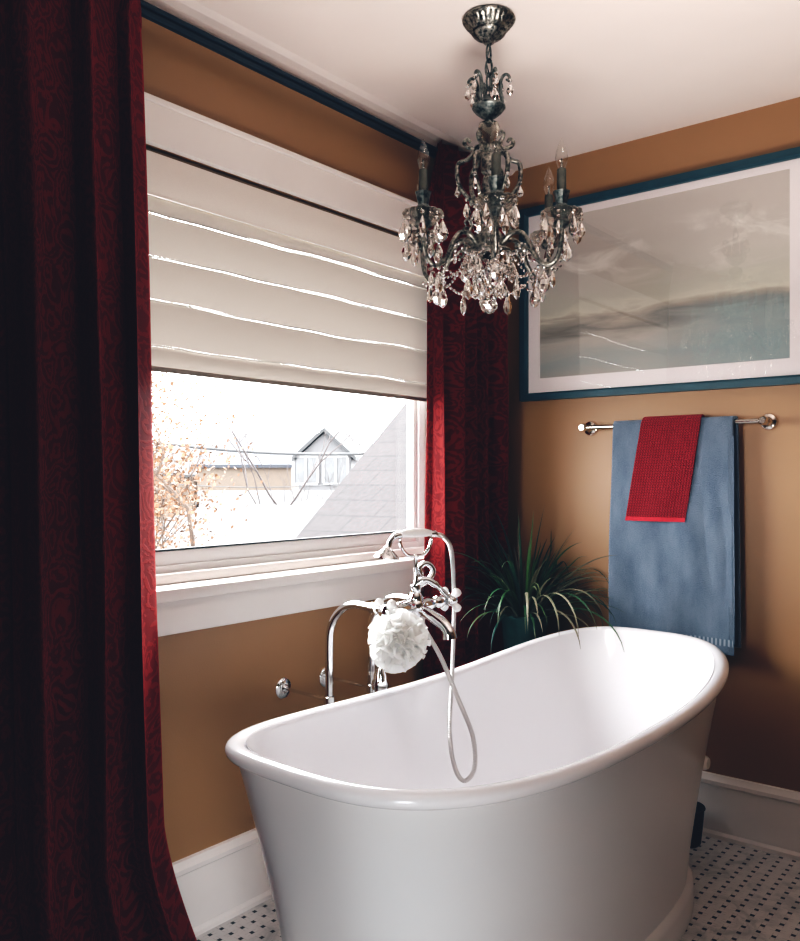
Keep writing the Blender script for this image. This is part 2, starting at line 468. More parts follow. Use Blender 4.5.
# window_1: frame with casing, sill, apron, sash, pane
fr = MB()
xo, xi = -.13, -.075
for (y0, y1, z0, z1) in ((WY0, WY0+.045, WZ0, WZ1), (WY1-.045, WY1, WZ0, WZ1), (WY0+.045, WY1-.045, WZ1-.05, WZ1), (WY0+.045, WY1-.045, WZ0+.007, WZ0+.055)):
    fr.box(xo, xi, y0, y1, z0, z1, .006)
for (y0, y1, z0, z1) in ((WY0, WY0+.006, WZ0+.007, WZ1-.006), (WY1-.006, WY1, WZ0+.007, WZ1-.006)): fr.box(-.0745, .0, y0, y1, z0, z1)
win = struct(fr.build('window_1', 'vinyl', angle=30))
s = MB()
for (y0, y1, z0, z1) in ((WY0+.047, WY0+.065, 1.0, WZ1-.052), (WY1-.068, WY1-.047, 1.0, WZ1-.052), (WY0+.065, WY1-.068, 1.0, 1.045), (WY0+.065, WY1-.068, WZ1-.09, WZ1-.045)):
    s.box(-.118, -.086, y0, y1, z0, z1, .004)
s.build('window_sash', 'vinyl', win, angle=30)
MB().box(-.105, -.099, WY0+.06, WY1-.06, 1.04, WZ1-.08).build('window_pane', 'pane', win, smooth=False)
g = MB()
g.box(-.100, -.084, WY0+.062, WY1-.064, 1.0445, 1.050); g.build('glazing_seal', 'gasket', win, smooth=False)
c = MB()
c.box(.0, .020, WY0-.10, WY0, WZ0, WZ1+.002, .003); c.box(.0, .020, WY1, WY1+.10, WZ0, WZ1+.002, .003)
c.box(.0, .022, WY0-.11, WY1+.11, WZ1, WZ1+.110, .003); c.box(.0, .032, WY0-.12, WY1+.12, WZ1+.104, WZ1+.120, .004)
c.build('window_casing', 'trim', win, angle=30)
s = MB(); s.box(-.13, .036, WY0+.001, WY1-.001, .924, .956, .004); s.box(.001, .036, WY0-.12, WY0-.0, .924, .956, .004); s.box(.001, .036, WY1, WY1+.12, .924, .956, .004)
s.box(-.074, -.050, WY0+.004, WY1-.004, .957, .985, .004)
s.build('window_sill', 'trim', win, angle=30)
MB().box(0, .018, WY0-.10, WY1+.10, .832, .9235, .003).build('window_apron', 'trim', win, angle=30)

# ------------------------------------------------------------------ roman shade (inside the opening)
sh = empty('roman_shade', (-.02, -1.11, WZ1))
tag(sh, 'beige linen roman shade lowered halfway over the bright window', 'window shade')
Y0, Y1 = WY0+.012, WY1-.012
base = sh.location
def local(o):                                             # keep world-space vertices under a moved empty
    o.matrix_parent_inverse = Matrix.Translation(-base); return o
def wav(u, k): return .0022*math.sin(u*8.2+k*2.1)+.0013*math.sin(u*21+k)+.0008*math.sin(u*43+k*3)
zs = [1.998, 1.955, 1.838, 1.718, 1.600, 1.535]
for k in range(5):
    za, zb_ = zs[k]-(.0021 if k else 0), zs[k+1]+(.0021 if k < 4 else 0)
    def pfn(u, w, k=k, za=za, zb_=zb_):
        z = za+(zb_-za)*w + (wav(u, k)*(1-w) if k else 0) + (wav(u, k+1)*w if k < 4 else 0)
        x = -.020+.013*math.sin(PI*min(1, w*.97+.015))**.7+.004*w+.002*math.sin(u*9+z*11)
        return (x, Y0+(Y1-Y0)*u, z), (u, w)
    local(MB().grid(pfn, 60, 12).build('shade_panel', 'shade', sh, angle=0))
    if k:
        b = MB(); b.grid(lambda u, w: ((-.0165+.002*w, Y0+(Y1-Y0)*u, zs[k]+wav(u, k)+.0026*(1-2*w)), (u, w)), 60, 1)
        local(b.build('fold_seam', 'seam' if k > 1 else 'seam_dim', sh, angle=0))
local(MB().box(-.016, -.008, Y0, Y1, 1.531, 1.545, .002).build('hem_bar', 'shade', sh, angle=30))
local(MB().box(-.04, -.004, Y0, Y1, 2.092, 2.116, .003).build('head_rail', 'plain', sh, angle=30))  # dark paint here stands in for the shadow slot above the valance
def vfn(u, w):
    z = 2.100-(2.100-1.988)*w
    return (.012+.006*math.sin(PI*min(1, w*1.1))+.001*math.sin(u*14), Y0-.0+(Y1-Y0)*u, z), (u, w)
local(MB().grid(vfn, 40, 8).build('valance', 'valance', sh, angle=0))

# ------------------------------------------------------------------ curtains and rail
rl = empty('curtain_rail', (.07, -1.6, 2.432))
tag(rl, 'dark blue curtain rail running along the wall just under the ceiling', 'curtain rail')
b = MB(); b.box(.056, .070, -3.1, -.05, 2.411, 2.429, .003); b.box(.060, .074, -3.1, -.05, 2.431, 2.445, .003)
o = b.build('rail', 'rail', rl, angle=30); o.matrix_parent_inverse = Matrix.Translation(-rl.location)
for y in (-2.9, -1.95, -.30):
    o = MB().box(.0, .058, y-.012, y+.012, 2.422, 2.446, .002).build('rail_bracket', 'rail', rl, angle=30)
    o.matrix_parent_inverse = Matrix.Translation(-rl.location)

def curtain(name, label, yr, yl, x0, waves, amp, shape, zb, zt, seed, flare, phase, drift, skew, pw):
    """cloth between yr (right) and yl (left); shape(u, h) shifts y"""
    rnd = random.Random(seed); ph = [rnd.uniform(-.5, .5) for _ in range(24)]
    b = MB(); NU, NV = 260, 70
    def fn(u, w):
        z = zb+(zt-zb)*w; h = w
        ww = waves*u**pw; i = int(ww)
        a = phase + 2*PI*ww + .5*math.sin(3.1*u*waves/3+seed)+.25*math.sin(2*h+ph[i % 24])
        A = amp*(1.0+.25*math.sin(i*2.1+seed))*(.55+.45*math.cos(h*1.2)) 
        top = max(0, (h-.93)/.07)
        A *= (1-.55*top)*(.62+.38*min(1, u/.3) if pw < 1 else 1)
        cx = math.cos(a); xx = math.copysign(abs(cx)**.8, cx)
        x = x0+A*xx+flare[0]*(1-h)**2+drift*u
        y = yr+(yl-yr)*u + .22*A*math.sin(2*a) - skew*A*xx + shape(u, h)
        x += .006*math.sin(7*u*waves/3+5*h+seed)
        y += .004*math.sin(9*h+3*u*waves+seed)
        return (max(x, .028), y, z), (u*abs(yl-yr)*3.0, z)
    b.grid(fn, NU, NV)
    root = b.build(name, 'curtain', angle=0)
    so = root.modifiers.new('thick', 'SOLIDIFY'); so.thickness = .0025
    hb = MB()
    def hf(u, w):
        p, q = fn(u, .962+.030*w)
        return (p[0]+.006+.004*math.sin(PI*w), p[1], p[2]), q
    hb.grid(hf, NU, 5); hb.build('pleat_header', 'curtain', root, angle=0)
    return tag(root, label, 'curtain', 'velvet curtains beside the window')
def shp_left(u, h):
    s = -.030*(1-(1-h)**1.2)*0 + .010*math.sin(3*h)
    s += .016-.046*(h) + .035*max(0, (h-.955)/.045)*(1 if u < .3 else 0)*0
    low = max(0, 1-h/.15)
    s += .105*low**1.4*(1-u*.8)
    return s
curtain('curtain', 'dark burgundy damask velvet curtain at the left of the window, pooling on the floor', -1.750, -2.64, .090, 5.2, .058, shp_left, .006, 2.462, 1.0, (.03,), PI*.98, .24, .80, .74)
def shp_right(u, h):
    s = -.006*math.sin(4*h)
    s -= .030*max(0, (h-.80)/.20)*(u-.5)*-1.2
    return s
curtain('curtain', 'burgundy damask velvet curtain in the corner between the window and the framed picture', -.125, -.556, .095, 4.4, .046, shp_right, .006, 2.462, 2.6, (.0,), PI*.9, .0, -.75, 1.0)

# ------------------------------------------------------------------ bathtub
TCX, TCY, TA, TB, TN, TZ, TD, TROT, TAS = .747, -1.065, .833, .380, 3.3, .642, .064, -.026, .018
tub = empty('bathtub', (TCX, TCY, 0))
tag(tub, 'white freestanding slipper bathtub with rolled rim and raised ends', 'bathtub')
NT_ = 128
def tubring(a, b, zf, n=TN, dy=0):
    out = []
    for k in range(NT_):
        t = 2*PI*k/NT_; c, s = math.cos(t), math.sin(t)
        Y = a*math.copysign(abs(s)**(2/n), s); X = b*math.copysign(abs(c)**(2/n), c)
        u = Y/TA
        z = zf(abs(Y/a), Y)
        out.append(Vector((X*math.cos(TROT)-Y*math.sin(TROT), Y*math.cos(TROT)+X*math.sin(TROT), z)))
    return out
def rimz(off=0): return lambda u, Y: TZ+TD*u**2+TAS*math.copysign(u*u, Y)+off
def loft(rings, cap0=False, cap1=False):
    b = MB()
    for r in rings: b.v += r
    for i in range(len(rings)-1):
        for k in range(NT_):
            q = i*NT_+k; q2 = i*NT_+(k+1) % NT_
            b.quad((q, q2, q2+NT_, q+NT_))
    if cap0: b.quad(list(reversed(range(NT_))))
    if cap1: b.quad([(len(rings)-1)*NT_+k for k in range(NT_)])
    return b
# outer shell
rings = []
PZ = .085
for i in range(25):
    h = i/24
    f = h**1.25                                            # taper, flaring a little near the rim
    a = .690+(TA-.022-.690)*f; bb = .296+(TB-.022-.296)*f
    n = 2.9+(TN-2.9)*h
    rings.append(tubring(a, bb, lambda u, Y, h=h: PZ*(1-h)+h*(rimz(-.02)(u, Y)), n))
loft(rings).build('tub_shell', 'enamel_out', tub, angle=60)
# plinth
rings = []
for a_, z_ in ((.0, .001), (.012, .001), (.016, .006), (.016, .072), (.012, .080), (.006, .086), (-.004, .090)):
    rings.append(tubring(.692+a_, .298+a_, lambda u, Y, z_=z_: z_, 2.9))
loft(rings[1:]).build('tub_plinth', 'enamel_out', tub, angle=35)
# rolled rim
rings = []
for i in range(17):
    a = -PI*.62+2*PI*.80*i/16
    dr = .020*math.cos(a); dz = .017*math.sin(a)
    rings.append(tubring(TA-.020+dr, TB-.020+dr, rimz(dz-.004)))
loft(rings).build('tub_rim', 'enamel', tub, angle=0)
# basin inside
rings = []
NI = 30
for i in range(NI+1):
    s_ = i/NI
    if s_ < .72:
        h = s_/.72; ins = .040+.145*h**1.35; insb = .038+.085*h**1.5; zf = 1-h*.86
    else:
        h = (s_-.72)/.28; ang = h*PI/2
        ins = .185+.14*(1-math.cos(ang))+.28*h**2; insb = .123+.07*(1-math.cos(ang))+.11*h**2; zf = .14*(1-math.sin(ang)**.8)
    n = TN-.7*min(1, s_*1.4)
    rings.append(tubring(TA-ins, TB-insb, lambda u, Y, zf=zf: .17+zf*(rimz(.006)(u, Y)-.17), n))
loft(rings, False, True).build('tub_basin', 'enamel', tub, angle=0)
MB().lathe([(.001, .012), (.016, .012), (.02, .006), (.022, 0)], 20, Matrix.Translation((.275, .605, .40)) @ Matrix.Rotation(-PI/3, 4, 'X') @ Matrix.Rotation(PI/2, 4, 'Y')).build('overflow_cap', 'porcelain', tub)

# ------------------------------------------------------------------ floor-mounted bath faucet
BX, BY, BZ = .430, -1.100, .885
fa = empty('bath_faucet', (.195, BY, 0))
tag(fa, 'chrome floor mounted bath faucet with white cross handles beside the tub', 'faucet')
def fb(b, name, mat='chrome', par=fa, angle=40):
    o = b.build(name, mat, par, angle=angle)
    o.matrix_parent_inverse = Matrix.Translation(-fa.location) if par is fa else Matrix()
    return o
for y in (-1.207, -1.019):
    b = MB()
    pts = [(.195, y, .002), (.195, y, .4), (.195, y, .755)]
    for i in range(1, 11):
        a = PI/2*i/10; pts.append((.305-.11*math.cos(a), y, .775+.115*math.sin(a)))
    pts += [(.34, y, .888), (BX-.005, y, .886)]
    b.tube(pts, .0115, 14); b.lathe([(.0115, 0), (.032, 0), (.032, .004), (.016, .012), (.0115, .02)], 20, Matrix.Translation((.195, y, .001)))
    b.lathe([(.0115, 0), (.0155, .002), (.0155, .022), (.0115, .026)], 16, Matrix.Translation((BX-.075, y, .8865)) @ Matrix.Rotation(PI/2, 4, 'Y'))
    fb(b, 'riser_pipe')
    b = MB(); b.tube([(.012, y, .607), (.19, y, .602)], .0055, 10); b.lathe([(.014, -.012), (.0165, -.010), (.0165, .010), (.014, .012)], 14, Matrix.Translation((.195, y, .602)))
    fb(b, 'wall_brace')
    b = MB().lathe([(.001, .016), (.008, .016), (.013, .010), (.027, .008), (.032, .003), (.032, .0)], 22, Matrix.Translation((.0, y, .607)) @ Matrix.Rotation(PI/2, 4, 'Y'))
    fb(b, 'brace_flange')
# body
RYm = Matrix.Rotation(-PI/2, 4, 'X')                       # lathe z -> world +y
b = MB()
b.lathe([(.001, -.106), (.015, -.106), (.018, -.102), (.018, -.094), (.014, -.090), (.014, -.084), (.020, -.078), (.022, -.04), (.019, -.03), (.019, -.02), (.026, -.012), (.028, 0),
         (.026, .012), (.019, .02), (.019, .03), (.022, .04), (.020, .072), (.013, .080), (.013, .092), (.018, .098), (.018, .118), (.015, .125), (.001, .125)], 24, Matrix.Translation((BX, BY, BZ)) @ RYm)
b.lathe([(.001, -.03), (.018, -.028), (.022, -.018), (.020, .0), (.022, .02), (.020, .03), (.014, .04), (.016, .05), (.016, .06), (.001, .062)], 20, Matrix.Translation((BX, BY, BZ)))
fb(b, 'faucet_body')
for sgn in (-1, 1):
    yy = BY+(.170 if sgn > 0 else -.132)
    b = MB().lathe([(.012, -.030), (.012, -.016), (.019, -.010), (.021, .0), (.019, .010), (.012, .014), (.001, .016)], 18, Matrix.Translation((BX, yy, BZ)) @ (RYm if sgn > 0 else Matrix.Rotation(PI/2, 4, 'X')))
    hub = fb(b, 'cross_handle')
    for k in range(4):
        a = PI/4+k*PI/2; d = Vector((math.cos(a), 0, math.sin(a))); c0 = Vector((BX, yy, BZ))
        bb = MB().tube([c0+d*.010, c0+d*.020, c0+d*.031, c0+d*.039, c0+d*.044], [.0085, .009, .0135, .013, .005], 10)
        fb(bb, 'handle_knob', 'porcelain', hub)
# spout
b = MB(); pts = spline([(BX+.01, BY, BZ-.005), (BX+.04, BY, BZ-.014), (BX+.072, BY, BZ-.028), (BX+.100, BY, BZ-.042), (BX+.116, BY, BZ-.060), (BX+.120, BY, BZ-.078)], 6)
N = len(pts); b.tube(pts, [.014+.003*math.sin(PI*i/N)+(.007*max(0, i/N-.7)/.3) for i in range(N)], 16)
fb(b, 'spout')
# diverter lever + hook on the wall side of the stem
b = MB(); b.tube(spline([(BX, BY, BZ+.06), (BX+.02, BY+.02, BZ+.075), (BX+.045, BY+.045, BZ+.055), (BX+.075, BY+.065, BZ+.020)], 6), [.011]*6+[.010]*6+[.007]*7, 10)
b.ball((BX+.078, BY+.068, BZ+.016), .012); fb(b, 'diverter_lever')
b = MB(); b.tube(spline([(BX, BY+.01, BZ+.055), (BX+.012, BY+.050, BZ+.075), (BX+.012, BY+.066, BZ+.100), (BX+.0, BY+.048, BZ+.118), (BX-.008, BY+.026, BZ+.106), (BX-.005, BY+.030, BZ+.085)], 6), .0085, 10)
fb(b, 'hose_elbow')
# cradle: stem and forked yoke
b = MB(); b.lathe([(.012, .055), (.009, .065), (.007, .09), (.006, .11), (.0065, .137), (.009, .142), (.006, .147)], 14, Matrix.Translation((BX, BY, BZ)))
HD = Vector((.42, .9, 0)).normalized()                     # direction of the handset, tail towards the corner
base_p = Vector((BX, BY, BZ+.142))
for sgn in (-1, 1):
    pts = spline([base_p, base_p+HD*sgn*.024+Vector((0, 0, .003)), base_p+HD*sgn*.042+Vector((0, 0, .022)), base_p+HD*sgn*.050+Vector((0, 0, .045)), base_p+HD*sgn*.046+Vector((0, 0, .060))], 5)
    b.tube(pts, .0048, 8)
fb(b, 'cradle')
b = MB().lathe([(.016, 0), (.016, .62), (.024, .625), (.026, .64), (.020, .655), (.020, .665), (.014, .68), (.013, .695), (.006, .70), (.001, .70)], 20, Matrix.Translation((.285, -1.085, .001)))
fb(b, 'waste_pipe')

# hand shower resting in the cradle
hs = empty('hand_shower', tuple(base_p+Vector((0, 0, .06))))
tag(hs, 'chrome telephone style hand shower with coiled hose resting on the faucet cradle', 'hand shower')
def hb_(b, name, mat='chrome', angle=40):
    o = b.build(name, mat, hs, angle=angle); o.matrix_parent_inverse = Matrix.Translation(-hs.location); return o
hz = base_p+Vector((0, 0, .062))
pts = [hz+HD*d+Vector((0, 0, .004*math.cos(d*20))) for d in (-.050, -.036, -.016, .0, .016, .036, .050)]
hb_(MB().tube(pts, [.008, .011, .013, .0135, .013, .011, .008], 14), 'handle_grip', 'porcelain')
b = MB(); pts = spline([hz+HD*-.048, hz+HD*-.064+Vector((0, 0, -.003)), hz+HD*-.080+Vector((0, 0, -.018)), hz+HD*-.086+Vector((0, 0, -.038))], 6)
b.tube(pts, [.0095]*8+[.0075]*11, 12)
b.lathe([(.009, .0), (.012, -.006), (.026, -.018), (.034, -.026), (.036, -.031), (.034, -.034), (.001, -.036)], 24, Matrix.Translation(hz+HD*-.088+Vector((0, 0, -.032))) @ Matrix.Rotation(-.12, 4, HD.cross(Vector((0, 0, 1)))))
hb_(b, 'shower_head')
tail = hz+HD*.068
b = MB(); b.tube([hz+HD*.048, hz+HD*.060, tail+Vector((0, 0, -.004))], [.0095, .0105, .008], 12); hb_(b, 'hose_connector')
hp = [tail+Vector((0, 0, -.003)), tail+HD*.020+Vector((.004, 0, -.012)), tail+HD*.036+Vector((.014, 0, -.055)), Vector((.425, -.905, .885)), Vector((.420, -.900, .80)), Vector((.458, -.962, .67)), Vector((.502, -1.035, .53)), Vector((.520, -1.035, .43)), Vector((.540, -1.015, .392)), Vector((.560, -.995, .43)),
      Vector((.556, -1.0, .52)), Vector((.530, -1.03, .62)), Vector((.49, -1.06, .74)), Vector((.455, -1.095, .83)), Vector((BX+.022, BY+.012, BZ-.020))]
b = MB().tube(spline(hp, 14), .0068, 10, uv=True); hb_(b, 'hose', 'hose', 0)

# white bath pouf hanging on the near cross handle
pf = MB(); rnd = random.Random(3); pc = Vector((.462, BY-.118, .812))
bm = bmesh.new(); bmesh.ops.create_icosphere(bm, subdivisions=3, radius=.052)
bm.transform(Matrix.Translation(pc)); pf.addbm(bm)
for k in range(150):                                       # ruffled petals of netting
    d = Vector((rnd.gauss(0, 1), rnd.gauss(0, 1), rnd.gauss(0, 1))).normalized()
    tn = d.orthogonal().normalized(); tn.rotate(Matrix.Rotation(rnd.uniform(0, 6.28), 3, d)); bn = d.cross(tn)
    L = rnd.uniform(.066, .092); w = rnd.uniform(.024, .036); wob = rnd.uniform(0, 6)
    def pfn(u, v, d=d, tn=tn, bn=bn, L=L, w=w, wob=wob):
        a = (u-.5)*2; r = .032+(L-.032)*v
        p = pc+d*(r*(1-.22*a*a*v)) + tn*(a*w*(.35+v)) + bn*(.010*v*math.sin(a*5+wob))
        return p, (u, v)
    pf.grid(pfn, 8, 4)
pfo = pf.build('bath_pouf', 'pouf', angle=0)
tag(pfo, 'white ruffled netting bath pouf hanging from the faucet handle', 'bath pouf')
b = MB().tube(spline([(pc.x-.01, pc.y, pc.z+.05), (pc.x-.035, pc.y-.012, BZ-.01), (BX-.004, BY-.140, BZ+.020), (BX+.020, BY-.138, BZ-.005), (pc.x, pc.y+.006, pc.z+.05)], 8), .0022, 6)
b.build('hanging_cord', 'pouf', pfo, angle=0)

# ------------------------------------------------------------------ potted plant on a pedestal
PX, PY = .258, -.215
st = empty('plant_stand', (PX, PY, 0)); tag(st, 'dark wooden plant pedestal standing in the corner behind the tub', 'plant stand')
MB().lathe([(.001, .50), (.105, .50), (.110, .494), (.110, .482), (.104, .476), (.001, .476)], 32).build('stand_top', 'wood', st)
MB().lathe([(.022, .478), (.030, .46), (.018, .43), (.022, .30), (.028, .18), (.020, .10), (.032, .05), (.032, .02)], 24).build('column', 'wood', st)
MB().lathe([(.001, .001), (.105, .001), (.107, .012), (.08, .022), (.03, .032), (.001, .032)], 32).build('base', 'wood', st)
pl = empty('potted_plant', (PX, PY, .501)); pl.scale = (1.0, 1.0, 1.0); tag(pl, 'spiky grassy plant with arching leaves in a green glazed pot', 'potted plant')
MB().lathe([(.001, 0), (.066, 0), (.070, .006), (.080, .10), (.088, .20), (.092, .215), (.094, .23), (.090, .236), (.084, .232), (.080, .20), (.078, .19)], 40).build('pot', 'pot', pl)
def sfl(u, v):
    r = .079*v; a = 2*PI*u
    return (r*math.cos(a), r*math.sin(a), .205+.012*(1-v)+.003*math.sin(a*7+v*9)), (u, v)
MB().grid(sfl, 28, 6).build('soil', 'soil', pl, angle=0)
lf = MB(); rnd = random.Random(11)
def blade(p0, az, el, L, w, bend, hue, twist):
    d = Vector((math.cos(az)*math.cos(el), math.sin(az)*math.cos(el), math.sin(el))); p = Vector(p0); side = Vector((-math.sin(az), math.cos(az), 0))
    N = 14; o = len(lf.v); e = el; a = az
    for i in range(N+1):
        u = i/N; ww = w*(min(1, .55+u*2))*(1-u**2.2)**.8+.0004
        d = Vector((math.cos(a)*math.cos(e), math.sin(a)*math.cos(e), math.sin(e)))
        up = side.cross(d).normalized(); up = up*math.cos(twist*u)+side*math.sin(twist*u)
        sd = d.cross(up).normalized()
        q = p.copy()
        # stay clear of the two walls and of the tub rim
        lf.v += [q-sd*ww, q+up*(-ww*.35), q+sd*ww]
        p = p+d*(L/N); e -= bend*(.25+1.5*u)/N; 
        wx = p.x+PX; wy = p.y+PY
        if wx < .03: p.x = .03-PX
        if wy > -.012: p.y = -.012-PY
    for i in range(N):
        for k in range(2):
            q = o+i*3+k; v0, v1 = i/N, (i+1)/N
            lf.quad((q, q+1, q+4, q+3), [(hue, v0), (hue, v0), (hue, v1), (hue, v1)])
for k in range(60):                                        # upright centre
    az = rnd.uniform(0, 2*PI); r = rnd.uniform(0, .04)
    blade((r*math.cos(az), r*math.sin(az), .205), az, rnd.uniform(1.05, 1.5), rnd.uniform(.24, .45), rnd.uniform(.0045, .0075), rnd.uniform(.1, .9), rnd.choice([.05, .2, .4, .5, .8, .97]), rnd.uniform(-.4, .4))
for k in range(150):                                       # arching outer leaves
    az = rnd.uniform(0, 2*PI); r = rnd.uniform(.01, .06)
    blade((r*math.cos(az), r*math.sin(az), .205), az, rnd.uniform(.45, 1.25), rnd.uniform(.28, .50), rnd.uniform(.004, .0068), rnd.uniform(1.0, 2.7), rnd.choice([.0, .2, .4, .55, .6, .75, .85, .93, .94, .95]), rnd.uniform(-.8, .8))
for (az, el, L, bd, hue) in ((-2.5, .75, .40, 2.0, .95), (-2.35, .95, .42, 2.2, .92), (-2.8, .6, .38, 1.6, .94), (-2.15, .8, .40, 2.3, .93), (-1.0, .95, .36, 2.9, .93), (-1.3, 1.0, .36, 3.1, .6),
                             (-.7, .9, .36, 2.9, .92), (.0, .9, .33, 2.4, .3), (-.2, .95, .34, 2.4, .93), (.1, .8, .33, 2.4, .2), (-1.9, .9, .34, 2.9, .4), (-.45, .8, .40, 2.3, .5)):
    blade((.03*math.cos(az), .03*math.sin(az), .205), az, el, L*1.22, .0066, bd, hue, .3)
lf.build('foliage', 'leaf', pl, angle=0)

# dark basket on the floor behind the tub end
bk = MB(); bk.lathe([(.001, .001), (.055, .001), (.060, .01), (.074, .195), (.078, .20), (.076, .206), (.068, .20), (.054, .02), (.001, .02)], 40, flute=lambda a, z: 1+.02*math.sin(20*a)*math.sin(z*220))
bo = bk.build('waste_basket', 'basket', angle=50); bo.location = (.838, -.125, 0); bo.scale = (.85, .85, .62)
tag(bo, 'small dark wastebasket on the floor behind the far end of the tub', 'wastebasket')

# ------------------------------------------------------------------ framed picture
pc0 = empty('framed_picture', (.80, 0, 1.57)); tag(pc0, 'large framed seascape print with white mat and teal blue frame on the ochre wall', 'framed picture')
FX0, FX1, FZ0, FZ1 = .128, 1.285, 1.555, 2.325
def pb(b, name, mat, **k):
    o = b.build(name, mat, pc0, **k); o.matrix_parent_inverse = Matrix.Translation(-pc0.location); return o
b = MB(); w = .030
def mitre(b, x0, x1, z0, z1, w, y0, y1, yl):
    O = [(x0, z0), (x1, z0), (x1, z1), (x0, z1)]; I = [(x0+w, z0+w), (x1-w, z0+w), (x1-w, z1-w), (x0+w, z1-w)]
    I2 = [(x0+w*.75, z0+w*.75), (x1-w*.75, z0+w*.75), (x1-w*.75, z1-w*.75), (x0+w*.75, z1-w*.75)]
    o = len(b.v)
    for ring, y in ((O, y0), (O, y1), (I2, y1), (I, yl), (I, y0)): b.v += [Vector((x, y, z)) for x, z in ring]
    for r in range(4):
        for k in range(4):
            a, c = o+r*4+k, o+r*4+(k+1) % 4
            b.quad((a, c, c+4, a+4))
mitre(b, FX0, FX1, FZ0, FZ1, w, -.001, -.034, -.026)
pb(b, 'picture_frame', 'blue', smooth=False, weld=True)
b = MB(); mx0, mx1, mz0, mz1 = .208, 1.145, 1.643, 2.268
for (x0, x1, z0, z1) in ((FX0+w-.003, mx0, FZ0+w-.003, FZ1-w+.003), (mx1, FX1-w+.003, FZ0+w-.003, FZ1-w+.003), (mx0, mx1, FZ0+w-.003, mz0), (mx0, mx1, mz1, FZ1-w+.003)):
    b.box(x0, x1, -.012, -.008, z0, z1)
pb(b, 'mat_board', 'mat', smooth=False)
b = MB(); b.grid(lambda u, v: ((mx0-.004+(mx1-mx0+.008)*u, -.0075, mz0-.004+(mz1-mz0+.008)*v), (u, v)), 2, 2); pb(b, 'art_print', 'painting', smooth=False)
b = MB().box(FX0+w-.004, FX1-w+.004, -.018, -.016, FZ0+w-.004, FZ1-w+.004); pb(b, 'picture_glass', 'picglass', smooth=False)

# ------------------------------------------------------------------ towel bar and towels
TBX0, TBX1, TBZ, TBY = .428, 1.078, 1.436, -.068
tb = empty('towel_bar', (.75, 0, TBZ)); tag(tb, 'polished nickel towel bar on round wall plates under the picture', 'towel bar')
def tbb(b, name, mat='nickel'):
    o = b.build(name, mat, tb); o.matrix_parent_inverse = Matrix.Translation(-tb.location); return o
tbb(MB().tube([(TBX0, TBY, TBZ), (TBX1, TBY, TBZ)], .0085, 16), 'bar')
for x in (TBX0, TBX1):
    b = MB().lathe([(.001, .086), (.010, .086), (.0145, .080), (.0155, .068), (.0145, .056), (.009, .050), (.009, .026), (.014, .018), (.018, .014), (.026, .012), (.029, .006), (.029, 0)], 28, Matrix.Translation((x, 0, TBZ)) @ Matrix.Rotation(PI/2, 4, 'X'))
    tbb(b, 'post')
def towel(name, label, x0f, x1f, R, zf, zbk, mat, thick, wave, seedp):
    """draped over the bar: front length to zf, back to zbk"""
    cz = TBZ; arc = PI*R; Lf = cz-zf; Lb = cz-zbk; tot = Lf+arc+Lb
    def fn(u, v):
        s = tot*v
        if s < Lf: z = zf+s; y = -R; d = (cz-z)
        elif s < Lf+arc:
            a = (s-Lf)/R; z = cz+R*math.sin(a); y = -R*math.cos(a); d = 0
        else: z = cz-(s-Lf-arc); y = R; d = (cz-z)
        g = min(1, d/.35)
        front = y < 0
        x = x0f(z, front)+(x1f(z, front)-x0f(z, front))*u
        wv = wave(u, d, front)*g
        yy = TBY+y+(-abs(wv) if front else abs(wv)*.25)
        return (x, min(yy, -.006), z), (u*abs(x1f(cz, 1)-x0f(cz, 1)), s)
    root = MB().grid(fn, 64, 150).build(name, mat, angle=0)
    so = root.modifiers.new('thick', 'SOLIDIFY'); so.thickness = thick; so.offset = 0
    tag(root, label, 'towel'); return root, fn
def bl(z, front): d = TBZ-z; return .557-.006*d if front else .552-.012*d
def br(z, front): d = TBZ-z; return .985+.006*min(1, d/.5) if front else .992+.008*min(1, d/.6)
def wblue(u, d, front): return .010+.010*math.sin(u*5.2+1.0)+.007*math.sin(u*11+d*3)+.004*math.sin(u*17-d*9)+.012*d*math.sin(u*3.0)
tw, fnb = towel('bath_towel', 'slate blue bath towel draped over the towel bar', bl, br, .016, .655, .675, 'blue_towel', .009, wblue, 1)
b = MB(); b.grid(lambda u, v: ((lambda p: (p[0][0], p[0][1]-.006, p[0][2]))(fnb(u, .018+.014*v)), (u, v)), 50, 3)
b.build('woven_band', 'fringe', tw, angle=0)
b = MB(); b.grid(lambda u, v: ((lambda p: (p[0][0]+.004, p[0][1]-.0055, p[0][2]))(fnb(.955+.045*u, v*.46)), (u, v)), 4, 60)
b.build('side_hem', 'blue_towel', tw, angle=0)
def rl_(z, front): d = TBZ-z; return .668-.050*min(1.1, d/.34) if front else .672
def rr_(z, front): d = TBZ-z; return .880-.050*min(1.1, d/.34)*(1 if d > 0 else 0) if front else .878
def wred(u, d, front): return .016+.006*math.sin(u*4+.5)+.003*math.sin(u*9+d*9)
tr_, fnr = towel('hand_towel', 'red waffle weave hand towel laid over the blue towel', rl_, rr_, .0275, 1.095, 1.20, 'red_towel', .007, wred, 2)
b = MB(); b.grid(lambda u, v: ((lambda p: (p[0][0], p[0][1]-.005, p[0][2]))(fnr(u, .022*v)), (u, v)), 40, 3)
b.build('towel_hem', 'red_hem', tr_, angle=0)

# ------------------------------------------------------------------ chandelier
CHX, CHY = .646, -1.054
ch = empty('chandelier', (CHX, CHY, H)); ch.scale = (1.06, 1.06, 1); tag(ch, 'antique silver crystal chandelier with candle bulbs hanging over the tub', 'chandelier')
def cb(b, name, mat, par=None, **k):
    par = par or ch; o = b.build(name, mat, par, **k)
    if par is ch: o.matrix_parent_inverse = Matrix.Translation((0, 0, -H))
    return o
